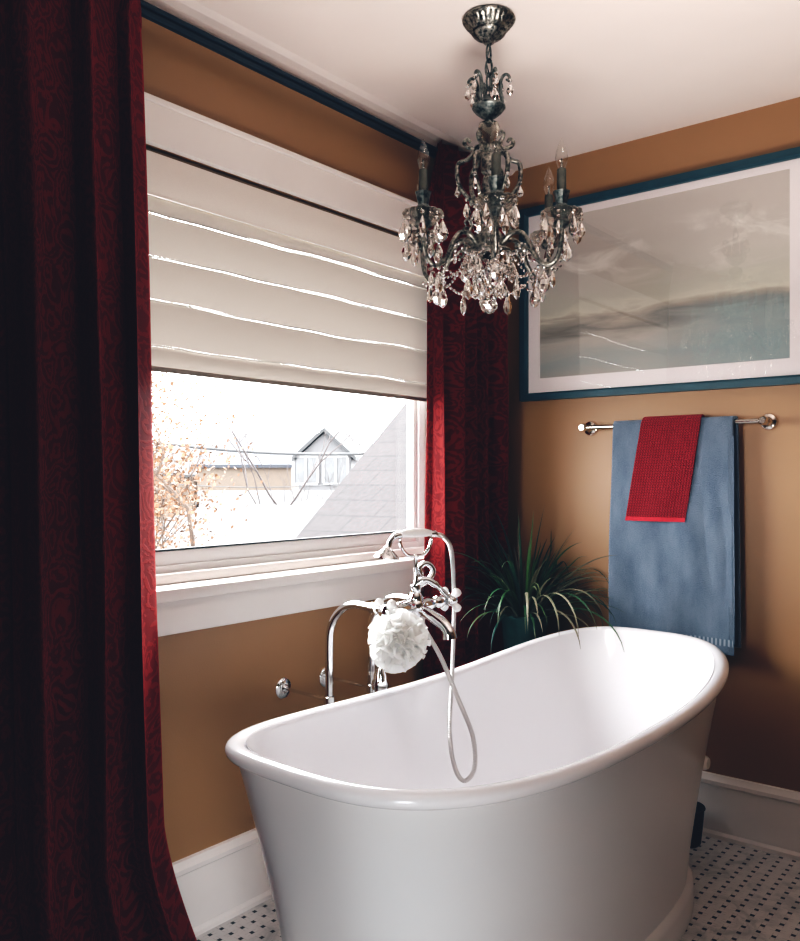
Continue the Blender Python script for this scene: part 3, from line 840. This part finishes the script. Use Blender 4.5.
# canopy
fl = lambda a, z: 1+(.05*abs(math.cos(12*a)) if 2.462 < z < 2.484 else 0)
b = MB().lathe([(.001, 2.499), (.058, 2.499), (.066, 2.494), (.068, 2.489), (.066, 2.485), (.061, 2.483), (.057, 2.476), (.049, 2.466), (.043, 2.460), (.045, 2.457), (.043, 2.453)], 96, flute=fl)
b.lathe([(.043, 2.454), (.036, 2.446), (.026, 2.440), (.016, 2.436), (.013, 2.428), (.007, 2.424), (.001, 2.422)], 40)
cb(b, 'canopy', 'pewter', angle=25)
# chain
b = MB()
for i in range(4):
    zc = 2.400-i*.038; pts = []
    for k in range(17):
        a = 2*PI*k/16; x, z = .0095*math.cos(a), .024*math.sin(a)
        pts.append((x, 0, zc+z) if i % 2 else (0, x, zc+z))
    b.tube(pts, .0030, 6, cap=False)
cb(b, 'chain', 'darkmetal', angle=0)
b = MB().tube(spline([(.004, .004, 2.43), (-.008, .003, 2.38), (.006, -.004, 2.33), (.0, .0, 2.27)], 6), .0018, 6); cb(b, 'lamp_cord', 'darkmetal', angle=0)
# top crown bowl + column pieces
b = MB().lathe([(.012, 2.285), (.014, 2.272), (.030, 2.262), (.042, 2.258), (.043, 2.252), (.034, 2.240), (.020, 2.228), (.010, 2.222), (.012, 2.214)], 32)
cb(b, 'crown_bowl', 'darkmetal', angle=35)
b = MB().lathe([(.010, 2.216), (.024, 2.210), (.028, 2.200), (.026, 2.180), (.018, 2.160), (.014, 2.150)], 28); cb(b, 'glass_vase', 'vaseglass', angle=0)
b = MB().lathe([(.013, 2.152), (.018, 2.148), (.018, 2.140), (.012, 2.134), (.019, 2.120), (.021, 2.100), (.019, 2.078), (.012, 2.070), (.016, 2.06), (.014, 1.99), (.022, 1.975), (.014, 1.96), (.018, 1.93), (.036, 1.905),
                (.040, 1.885), (.034, 1.865), (.020, 1.855)], 32, flute=lambda a, z: 1+.05*math.cos(10*a))
cb(b, 'column', 'pewter', angle=30)
b = MB().lathe([(.016, 1.86), (.050, 1.862), (.054, 1.852), (.050, 1.830), (.038, 1.800), (.020, 1.780), (.008, 1.770), (.006, 1.755), (.010, 1.748), (.001, 1.742)], 14); cb(b, 'crystal_bowl', 'crystal', smooth=False)
b = MB().lathe([(.040, 1.868), (.056, 1.866), (.058, 1.861), (.040, 1.858)], 32); cb(b, 'bowl_ring', 'pewter')
# crystal drop prototypes (each a small bead and a faceted almond), hanging from z = 0
def drop_mesh(L, w, bead, n=8):
    b = MB(); z = 0
    for i in range(bead):
        b.lathe([(.0002, z), (.0048, z-.003), (.0055, z-.006), (.0048, z-.009), (.0002, z-.012)], 8); z -= .0125
    b.lathe([(.0002, z), (w*.35, z-L*.14), (w*.8, z-L*.42), (w, z-L*.64), (w*.72, z-L*.86), (.0002, z-L)], n, Matrix.Diagonal((1, .62, 1, 1)))
    return b
protos = {}
def drop(kind, par, loc, rz=0):
    L, w, bead = {'big': (.060, .0150, 1), 'mid': (.046, .0125, 1), 'small': (.034, .0090, 1), 'long': (.040, .0105, 2)}[kind]
    if kind not in protos:
        o = cb(drop_mesh(L, w, bead), 'crystal_drop', 'crystal', par, smooth=False); protos[kind] = o
        o.matrix_parent_inverse = Matrix()
    else:
        o = bpy.data.objects.new('crystal_drop', protos[kind].data); C.objects.link(o); o.parent = par
    if par is ch: o.matrix_parent_inverse = Matrix.Translation((0, 0, -H))
    o.location = loc; o.rotation_euler = (0, 0, rz); return o
def pol(r, a, z): return Vector((r*math.cos(a), r*math.sin(a), z))
# angle 0 of theta = towards the camera
A0 = math.atan2(-3.003-CHY, 1.914-CHX)
TH = [A0+math.radians(5+60*k) for k in range(6)]
# top scrolls
for k in range(6):
    a = A0+math.radians(20+60*k)
    pr_ = [(.030, 2.256), (.034, 2.272), (.030, 2.295), (.030, 2.318), (.036, 2.334), (.046, 2.338), (.053, 2.330), (.050, 2.321), (.045, 2.325)]
    pts = spline([pol(r, a, z) for r, z in pr_], 5); N = len(pts)
    sc = cb(MB().tube(pts, [.0058-.0028*i/N for i in range(N)], 7), 'top_scroll', 'darkmetal', angle=0)
    drop('small', ch, pol(.054, a, 2.326), a)
    if k % 2 == 0: drop('long', ch, pol(.040, a, 2.318), a+1)
# upper S-scroll brackets
for k in range(6):
    a = TH[k]+math.radians(30)
    pr_ = [(.052, 2.160), (.058, 2.168), (.066, 2.165), (.067, 2.154), (.058, 2.146), (.046, 2.142), (.044, 2.130), (.060, 2.112), (.082, 2.104), (.088, 2.085), (.086, 2.055), (.074, 2.030), (.056, 2.008), (.042, 1.995), (.034, 1.998), (.036, 2.008)]
    pts = spline([pol(r*.92, a, z) for r, z in pr_], 5); N = len(pts)
    cb(MB().tube(pts, [.0042+.0022*math.sin(PI*i/N) for i in range(N)], 7), 'upper_scroll', 'pewter', angle=0)
    pts = spline([pol(r, a, z) for r, z in [(.014, 2.145), (.024, 2.150), (.034, 2.146), (.042, 2.135)]], 5)
    cb(MB().tube(pts, .0045, 7), 'scroll_strut', 'pewter', angle=0)
    drop('small', ch, pol(.080, a, 2.055), a)
    drop('mid', ch, pol(.056, a, 2.010), a+.6)
    drop('mid', ch, pol(.040, a+.4, 1.985), a+.2)
# arms
def make_arm():
    pr_ = [(.030, 1.868), (.044, 1.888), (.066, 1.905), (.090, 1.900), (.108, 1.876), (.122, 1.842), (.142, 1.814), (.166, 1.806), (.186, 1.826), (.195, 1.868), (.195, 1.905)]
    pts = spline([(r, 0, z-H) for r, z in pr_], 6); N = len(pts)
    b = MB().tube(pts, [.0075-.002*i/N for i in range(N)], 9)
    # curl on the hump
    c = spline([(r, 0, z-H) for r, z in [(.118, 1.850), (.098, 1.862), (.082, 1.876), (.072, 1.868), (.078, 1.858), (.084, 1.864)]], 5)
    b.tube(c, [.0045-.002*i/len(c) for i in range(len(c))], 7)
    c = spline([(r, 0, z-H) for r, z in [(.062, 1.905), (.054, 1.926), (.064, 1.940), (.074, 1.932), (.069, 1.924)]], 5)
    b.tube(c, [.0045-.002*i/len(c) for i in range(len(c))], 7)
    arm = b.build('arm', 'pewter', angle=0)
    T = Matrix.Translation((.195, 0, -H))
    MB().lathe([(.006, 1.895), (.018, 1.900), (.034, 1.914), (.046, 1.926), (.050, 1.936), (.048, 1.940), (.034, 1.936), (.016, 1.930), (.010, 1.934)], 40, T, flute=lambda a, z: 1+(.05*math.cos(12*a) if z > 1.91 else 0)).build('drip_pan', 'panglass', arm, angle=0)
    MB().lathe([(.008, 1.895), (.016, 1.905), (.020, 1.912), (.012, 1.925), (.014, 1.936), (.018, 1.944), (.017, 1.952), (.013, 1.958), (.018, 1.980), (.021, 1.990), (.014, 1.993), (.001, 1.993)], 18, T, flute=lambda a, z: 1+.06*math.cos(6*a)).build('candle_cup', 'darkmetal', arm, angle=30)
    MB().lathe([(.0112, 1.985), (.0112, 2.046), (.010, 2.049), (.001, 2.049)], 18, T).build('candle_sleeve', 'sleeve', arm)
    MB().lathe([(.006, 2.048), (.0085, 2.052), (.0135, 2.066), (.0155, 2.078), (.0135, 2.094), (.0075, 2.112), (.0030, 2.124), (.0008, 2.130)], 18, T).build('candle_bulb', 'bulb', arm, angle=0)
    MB().lathe([(.001, 2.076), (.0022, 2.074), (.003, 2.060), (.004, 2.050), (.001, 2.049)], 8, T).build('filament_stem', 'pewter', arm, angle=0)
    for j in range(8):
        a = 2*PI*j/8+.2
        drop('big' if j % 2 else 'long', arm, (.195+.047*math.cos(a), .047*math.sin(a), 1.932-H), a)
    for j, (r, z) in enumerate(((.150, 1.806), (.172, 1.802))): drop('mid' if j else 'big', arm, (r, 0, z-H), .5+j)
    # bead rope along the arm and down to the bowl
    b = MB()
    for q in spline([(.19, .004, 1.80-H), (.15, .008, 1.775-H), (.11, .008, 1.785-H), (.08, .006, 1.82-H), (.052, .004, 1.858-H)], 4):
        b.lathe([(.0002, .0048), (.0042, .002), (.0042, -.002), (.0002, -.0048)], 6, Matrix.Translation(q))
    b.build('bead_chain', 'bead', arm, smooth=False)
    return arm
arm0 = make_arm()
for k in range(6):
    a = arm0 if k == 0 else copy_tree(arm0)
    a.parent = ch; a.rotation_euler = (0, 0, TH[k])
# bead garlands between neighbouring arms
def garland(p, q, sag, n):
    b = MB()
    for i in range(n+1):
        u = i/n; c = p.lerp(q, u)+Vector((0, 0, -sag*4*u*(1-u)))
        b.lathe([(.0002, .0048), (.0043, .002), (.0043, -.002), (.0002, -.0048)], 6, Matrix.Translation(c))
    return b
for k in range(6):
    a, c = TH[k], TH[(k+1) % 6]
    cb(garland(pol(.135, a, 1.805), pol(.135, c, 1.805), .035, 15), 'bead_garland', 'bead', smooth=False)
    cb(garland(pol(.100, a, 1.885), pol(.100, c, 1.885), .05, 12), 'bead_garland', 'bead', smooth=False)
    m_ = (a+c)/2 if abs(a-c) < 2 else a+math.radians(30)
    drop('big', ch, pol(.118, a+math.radians(30), 1.782), a)
    drop('mid', ch, pol(.056, a, 1.856), a+.7)
    drop('big', ch, pol(.060, a+math.radians(30), 1.850), a)
    drop('mid', ch, pol(.038, a, 1.795), a)
    drop('mid', ch, pol(.038, a+math.radians(30), 1.795), a+.7)
bm = bmesh.new(); bmesh.ops.create_icosphere(bm, subdivisions=2, radius=.023); bm.transform(Matrix.Translation((0, 0, 1.716)))
b = MB(); b.addbm(bm); cb(b, 'crystal_ball', 'crystal', smooth=False)

# ------------------------------------------------------------------ outside
CAM = Vector((1.914, -3.003, 1.254)); th = math.radians(39.0); FPX = 852.0; HY = 476.0
FW = Vector((-math.sin(th), math.cos(th), 0)); RT = Vector((math.cos(th), math.sin(th), 0)); UP = Vector((0, 0, 1))
GZ = -3.2
b = MB(); b.box(-70, -.5, -30, 70, GZ-.3, GZ); struct(b.build('ground', 'snow', smooth=False))

def fbasis(rot): # horizontal frame at an angle to the view: (right, away)
    r = math.radians(rot)
    return (RT*math.cos(r)-FW*math.sin(r), FW*math.cos(r)+RT*math.sin(r))
def at(u, v, d): return CAM+d*(FW+(u-400)/FPX*RT-(v-HY)/FPX*UP)
def poly(b, pts, uvf=None):
    o = len(b.v); b.v += [Vector(p) for p in pts]; b.quad(range(o, o+len(pts)), [uvf(Vector(p)) for p in pts] if uvf else None)
# near shingled roof wing: hipped roof rising to the right, on a wall that stands on the ground
g1, g2 = fbasis(28)
n0 = at(318, 515, 6.0)
sl = (g2+UP*1.05).normalized(); nr = g1.cross(sl)
def onroof(s_, t_): return n0+g1*s_+sl*t_
hip = empty('shingled_house', tuple(Vector((n0.x, n0.y, GZ)))); tag(hip, 'nearby house wing with a steep grey shingled hip roof right outside the window', 'house')
def hp_(b, name, mat, root, **k):
    o = b.build(name, mat, root, **k); o.matrix_parent_inverse = Matrix.Translation(-root.location); return o
def hit(u, v):
    d = FW+(u-400)/FPX*RT-(v-HY)/FPX*UP; return CAM+d*((n0-CAM).dot(nr)/d.dot(nr))
E0, R0 = hit(290, 545), hit(432, 370)
k_ = .75/(R0-E0).dot(sl); E0 = E0-(R0-E0)*k_                 # carry the hip on down to the eave
R1 = R0+g1*4.5; E1 = R1-sl*(R0-E0).dot(sl)
uvr = lambda p: ((p-n0).dot(g1)-.45*(p-n0).dot(sl), (p-n0).dot(sl)+20.3)
bk0 = E0+g2*5.0; bk1 = E1+g2*5.0
b = MB(); poly(b, [E0, E1, R1, R0], uvr); poly(b, [E0, R0, bk0], uvr); poly(b, [bk0, R0, R1, bk1], uvr)
hp_(b, 'roof', 'shingle', hip, smooth=False)
b = MB()
f = [E0+g1*.12+g2*.12, E1+g2*.12, bk1-g2*.1, bk0+g1*.12-g2*.1]
for i in range(4):
    p, q = f[i], f[(i+1) % 4]; poly(b, [Vector((p.x, p.y, GZ)), Vector((q.x, q.y, GZ)), q-UP*.03, p-UP*.03])
hp_(b, 'wall', 'siding', hip, smooth=False)

def house(name, label, u0, u1, d, rot, ev, rv, depth, wallm, roofm, gable=False):
    """gable-roofed house: eave line v=ev, ridge v=rv as seen at distance d; its long side runs along the frame's right axis"""
    r, aw = fbasis(rot)
    p = at((u0+u1)/2, ev, d); L = (u1-u0)/FPX*d; ez = p.z; rz = at(400, rv, d+depth/2).z
    root = empty(name, (p.x, p.y, GZ)); tag(root, label, 'house', 'houses outside the window')
    c = Vector((p.x, p.y, 0)); f = [c-r*L/2, c+r*L/2, c+r*L/2+aw*depth, c-r*L/2+aw*depth]
    b = MB()
    for i in range(4):
        p0, p1 = f[i], f[(i+1) % 4]; poly(b, [p0+UP*GZ, p1+UP*GZ, p1+UP*ez, p0+UP*ez])
    if gable:                                            # ridge runs away from us
        m0 = (f[0]+f[1])/2; m1 = (f[2]+f[3])/2; poly(b, [f[0]+UP*ez, f[1]+UP*ez, m0+UP*rz]); poly(b, [f[2]+UP*ez, f[3]+UP*ez, m1+UP*rz])
    else:
        m0 = (f[0]+f[3])/2; m1 = (f[1]+f[2])/2; poly(b, [f[0]+UP*ez, m0+UP*rz, f[3]+UP*ez]); poly(b, [f[1]+UP*ez, f[2]+UP*ez, m1+UP*rz])
    hp_(b, 'wall', wallm, root, smooth=False)
    ov = .14; b = MB(); t_ = UP*.10
    if gable:
        for s0, s1, o_ in ((f[0], f[3], -r), (f[1], f[2], r)):
            e0, e1 = s0+UP*ez+o_*ov-UP*.12-aw*ov, s1+UP*ez+o_*ov-UP*.12+aw*ov
            q0, q1 = m0+UP*rz-aw*ov, m1+UP*rz+aw*ov
            poly(b, [e0+t_, e1+t_, q1+t_, q0+t_]); poly(b, [e0, q0, q0+t_, e0+t_]); poly(b, [e0, e0+t_, e1+t_, e1])
    else:
        for s0, s1, o_ in ((f[0], f[1], -aw), (f[3], f[2], aw)):
            e0, e1 = s0+UP*ez+o_*ov-UP*.12-r*ov, s1+UP*ez+o_*ov-UP*.12+r*ov
            q0, q1 = m0+UP*rz-r*ov, m1+UP*rz+r*ov
            poly(b, [e0+t_, e1+t_, q1+t_, q0+t_]); poly(b, [e0, e1, e1+t_, e0+t_]); poly(b, [e0, e0+t_, q0+t_, q0])
    hp_(b, 'roof', roofm, root, smooth=False)
    return root, (c, r, aw, L, ez, rz)
def winbox(root, p, r, aw, w, h, nx):
    b = MB()
    for (a0, a1, z0, z1) in ((-w/2, w/2, -.06, .0), (-w/2, w/2, h, h+.06), *[(-w/2+w*i/nx-.035, -w/2+w*i/nx+.035, 0, h) for i in range(nx+1)]):
        q = [p+r*a0+UP*z0, p+r*a1+UP*z0, p+r*a1+UP*z1, p+r*a0+UP*z1]; poly(b, [x-aw*.06 for x in q])
    fo = hp_(b, 'window_frame', 'extwhite', root, smooth=False)
    b = MB(); poly(b, [p+r*(-w/2)-aw*.03, p+r*(w/2)-aw*.03, p+r*(w/2)+UP*h-aw*.03, p+r*(-w/2)+UP*h-aw*.03])
    o = b.build('pane', 'extdark', fo, smooth=False)
# low snowy roof closest below the window
house('house', 'low outbuilding under a thick white snow roof just below the window', 60, 275, 9.0, 30, 556, 512, 4.0, 'siding', 'snow')
h2, q2 = house('house', 'small snow covered house behind the low outbuilding, with a flat roof hatch', 215, 380, 15.0, -16, 536, 495, 5.0, 'siding', 'snow')
c, r, aw, L, ez, rz = q2
k_ = (rz-ez)/2.5
def onslope(a_, w_): return c+r*a_+aw*w_+UP*(ez+k_*w_+.16)
b = MB(); poly(b, [onslope(-.2, .95), onslope(.75, 1.25), onslope(.75, 1.65), onslope(-.2, 1.35)])
f_ = [onslope(-.2, .95), onslope(.75, 1.25)]; poly(b, [f_[0]-UP*.14, f_[1]-UP*.14, f_[1], f_[0]])
hp_(b, 'roof_hatch', 'extdark', h2, smooth=False)
h3, q3 = house('house', 'tan house with patchy snow on a blue grey roof', 196, 292, 27.0, 6, 464, 436, 8.0, 'tan', 'snowroof')
h4, q4 = house('house', 'tall pale gabled house with a row of white framed windows', 298, 352, 21.0, 10, 456, 436, 4.5, 'siding', 'snow', True)
c, r, aw, L, ez, rz = q4
for k, xx in enumerate((-.46, .30)):
    winbox(h4, c+r*(xx-.02)+UP*(ez-.66), r, aw, .62, .62, 2)
h5, q5 = house('house', 'pale house with white snowy roof far behind the autumn tree', 90, 196, 30.0, 8, 474, 446, 8.0, 'tan', 'snow')

# trees
def tree(name, label, base, height, seed, mat, leaves=None, spread=.55, depth=4, limit=None, thick=.014):
    rnd = random.Random(seed); root = empty(name, tuple(base)); tag(root, label, 'tree')
    tr = MB(); br_ = MB(); tips = []
    def grow(p, d, L, rad, lev):
        pts = [p]; q = p.copy(); dd = d.copy()
        for i in range(4):
            dd = (dd+Vector((rnd.gauss(0, .12), rnd.gauss(0, .12), .04))).normalized()
            if limit and Vector((q.x, q.y)).length > limit*.75: dd = (dd-Vector((q.x, q.y, 0)).normalized()*.7).normalized()
            q = q+dd*L/4; pts.append(q.copy())
        (tr if lev == 0 else br_).tube(pts, [rad*(1-.12*i) for i in range(5)], 5 if lev else 8, cap=False)
        tips.extend(pts[1:] if lev >= 2 else [])
        if lev < depth:
            for k in range(3 if lev else 5):
                nd = (dd+Vector((rnd.gauss(0, spread), rnd.gauss(0, spread), rnd.gauss(.15, .3)))).normalized()
                grow(pts[rnd.choice([2, 3, 4, 4])], nd, L*rnd.uniform(.55, .8), rad*.55, lev+1)
    grow(Vector((0, 0, 0)), Vector((0, 0, 1)), height*.42, height*thick, 0)
    tr.build('trunk', mat, root, angle=0); br_.build('branches', mat, root, angle=0)
    if leaves:
        lv = MB()
        for p in tips:
            for k in range(leaves):
                c_ = p+Vector((rnd.gauss(0, .22), rnd.gauss(0, .22), rnd.gauss(0, .2))); n_ = Vector((rnd.gauss(0, 1), rnd.gauss(0, 1), rnd.gauss(0, 1))).normalized()
                s1 = n_.orthogonal().normalized()*rnd.uniform(.012, .024); s2 = n_.cross(s1)*.7
                poly(lv, [c_-s1, c_+s2, c_+s1, c_-s2])
        lv.build('foliage', 'orange', root, smooth=False)
    return root
p = at(118, 470, 7.0); tree('autumn_tree', 'autumn tree with sparse orange leaves at the left of the view', Vector((p.x, p.y, GZ)), 6.3, 8, 'twig', 9, .6, 5, 1.05, .011)
p = at(374, 470, 12.5); tree('bare_tree', 'bare leafless tree rising behind the shingled roof', Vector((p.x, p.y, GZ)), 6.6, 12, 'bark', None, .5, 6, None, .009)
# overhead cables
def cable(u0, v0, d0, u1, v1, d1, r, label):
    p, q = at(u0, v0, d0), at(u1, v1, d1)
    pts = [p.lerp(q, i/20)-UP*(.25*4*(i/20)*(1-i/20)) for i in range(21)]
    tag(MB().tube(pts, r, 6).build('power_line', 'cable', angle=0), label, 'cable', 'overhead lines outside the window')
cable(60, 426, 12, 460, 446, 14, .022, 'thick overhead power line crossing the sky above the roofs')
cable(60, 470, 13, 420, 474, 15, .007, 'thin overhead wire crossing in front of the tan house')

# ------------------------------------------------------------------ light
w = bpy.data.worlds.new('sky'); scene.world = w; w.use_nodes = True
bg = w.node_tree.nodes['Background']; bg.inputs[0].default_value = (.93, .97, 1.0, 1); bg.inputs[1].default_value = 20.0
def lamp(name, typ, loc, rot, energy, col=(1, 1, 1), **k):
    L = bpy.data.lights.new(name, typ); L.energy = energy; L.color = col
    for a, v in k.items(): setattr(L, a, v)
    o = bpy.data.objects.new(name, L); o.location = loc; o.rotation_euler = rot; C.objects.link(o); return o
def aim(o, tgt): o.rotation_euler = (Vector(tgt)-o.location).to_track_quat('-Z', 'Y').to_euler()
sd = Vector((-.36*.82, .93*.82, .57))                     # low winter sun raking along the window wall
sun = lamp('sun', 'SUN', (-3, 6, 6), (0, 0, 0), 7.0, (1, .93, .86), angle=math.radians(14)); sun.rotation_euler = sd.to_track_quat('Z', 'Y').to_euler()
# sky portal in the window opening
po = lamp('window_portal', 'AREA', (-.17, -1.11, 1.53), (0, -PI/2, 0), 1, shape='RECTANGLE', size=1.2, size_y=1.4)
po.data.cycles.is_portal = True
# unseen fill lamp added low near the camera to brighten the ceiling
l1 = lamp('ceiling_bounce', 'AREA', (1.95, -2.5, .35), (0, 0, 0), 17, (1, .94, .90), shape='DISK', size=1.1); l1.data.spread = math.radians(70); aim(l1, (1.42, -1.35, 2.5))
l3 = lamp('wall_fill', 'AREA', (.80, -3.75, 1.32), (0, 0, 0), 2.0, (1, .95, .90), shape='DISK', size=.8); l3.data.spread = math.radians(34); aim(l3, (.72, 0, 1.42))  # added fill, no real fixture: brightens the right wall and picture
l2 = lamp('tub_fill', 'AREA', (2.35, -2.95, .80), (0, 0, 0), 1.5, (.88, .95, 1.0), shape='DISK', size=.6); l2.data.spread = math.radians(42); aim(l2, (.70, -1.70, .30))  # added cool fill without a real source, lifts the tub side

# ------------------------------------------------------------------ camera
cd = bpy.data.cameras.new('camera'); co = bpy.data.objects.new('camera', cd); C.objects.link(co)
cd.sensor_fit = 'HORIZONTAL'; cd.sensor_width = 36; cd.lens = FPX/800*36; cd.shift_y = 5.5/800; cd.clip_start = .01; cd.clip_end = 300
co.location = CAM; co.rotation_euler = (PI/2, 0, th)
scene.camera = co
scene.view_settings.view_transform = 'Standard'; scene.view_settings.look = 'None'; scene.view_settings.exposure = 0
vs = scene.view_settings; vs.use_curve_mapping = True; cm = vs.curve_mapping; cm.extend = 'EXTRAPOLATED'
for ci, pts in enumerate(([(0, .005), (.03, .011), (.07, .038), (.14, .118), (.28, .32), (.55, .64), (1, 1.03)],
                          [(0, .006), (.03, .016), (.07, .049), (.14, .130), (.28, .32), (.55, .64), (1, 1.03)],
                          [(0, .009), (.03, .022), (.07, .056), (.14, .136), (.28, .32), (.55, .64), (1, 1.03)])):
    cu = cm.curves[ci]
    while len(cu.points) < len(pts): cu.points.new(.5, .5)
    for q, (x, y) in zip(cu.points, pts): q.location = (x, y); q.handle_type = 'AUTO_CLAMPED'
cm.update()
scene.cycles.use_denoising = True
scene.cycles.max_bounces = 12; scene.cycles.transparent_max_bounces = 16; scene.cycles.transmission_bounces = 10; scene.cycles.diffuse_bounces = 6
scene.cycles.sample_clamp_indirect = 6
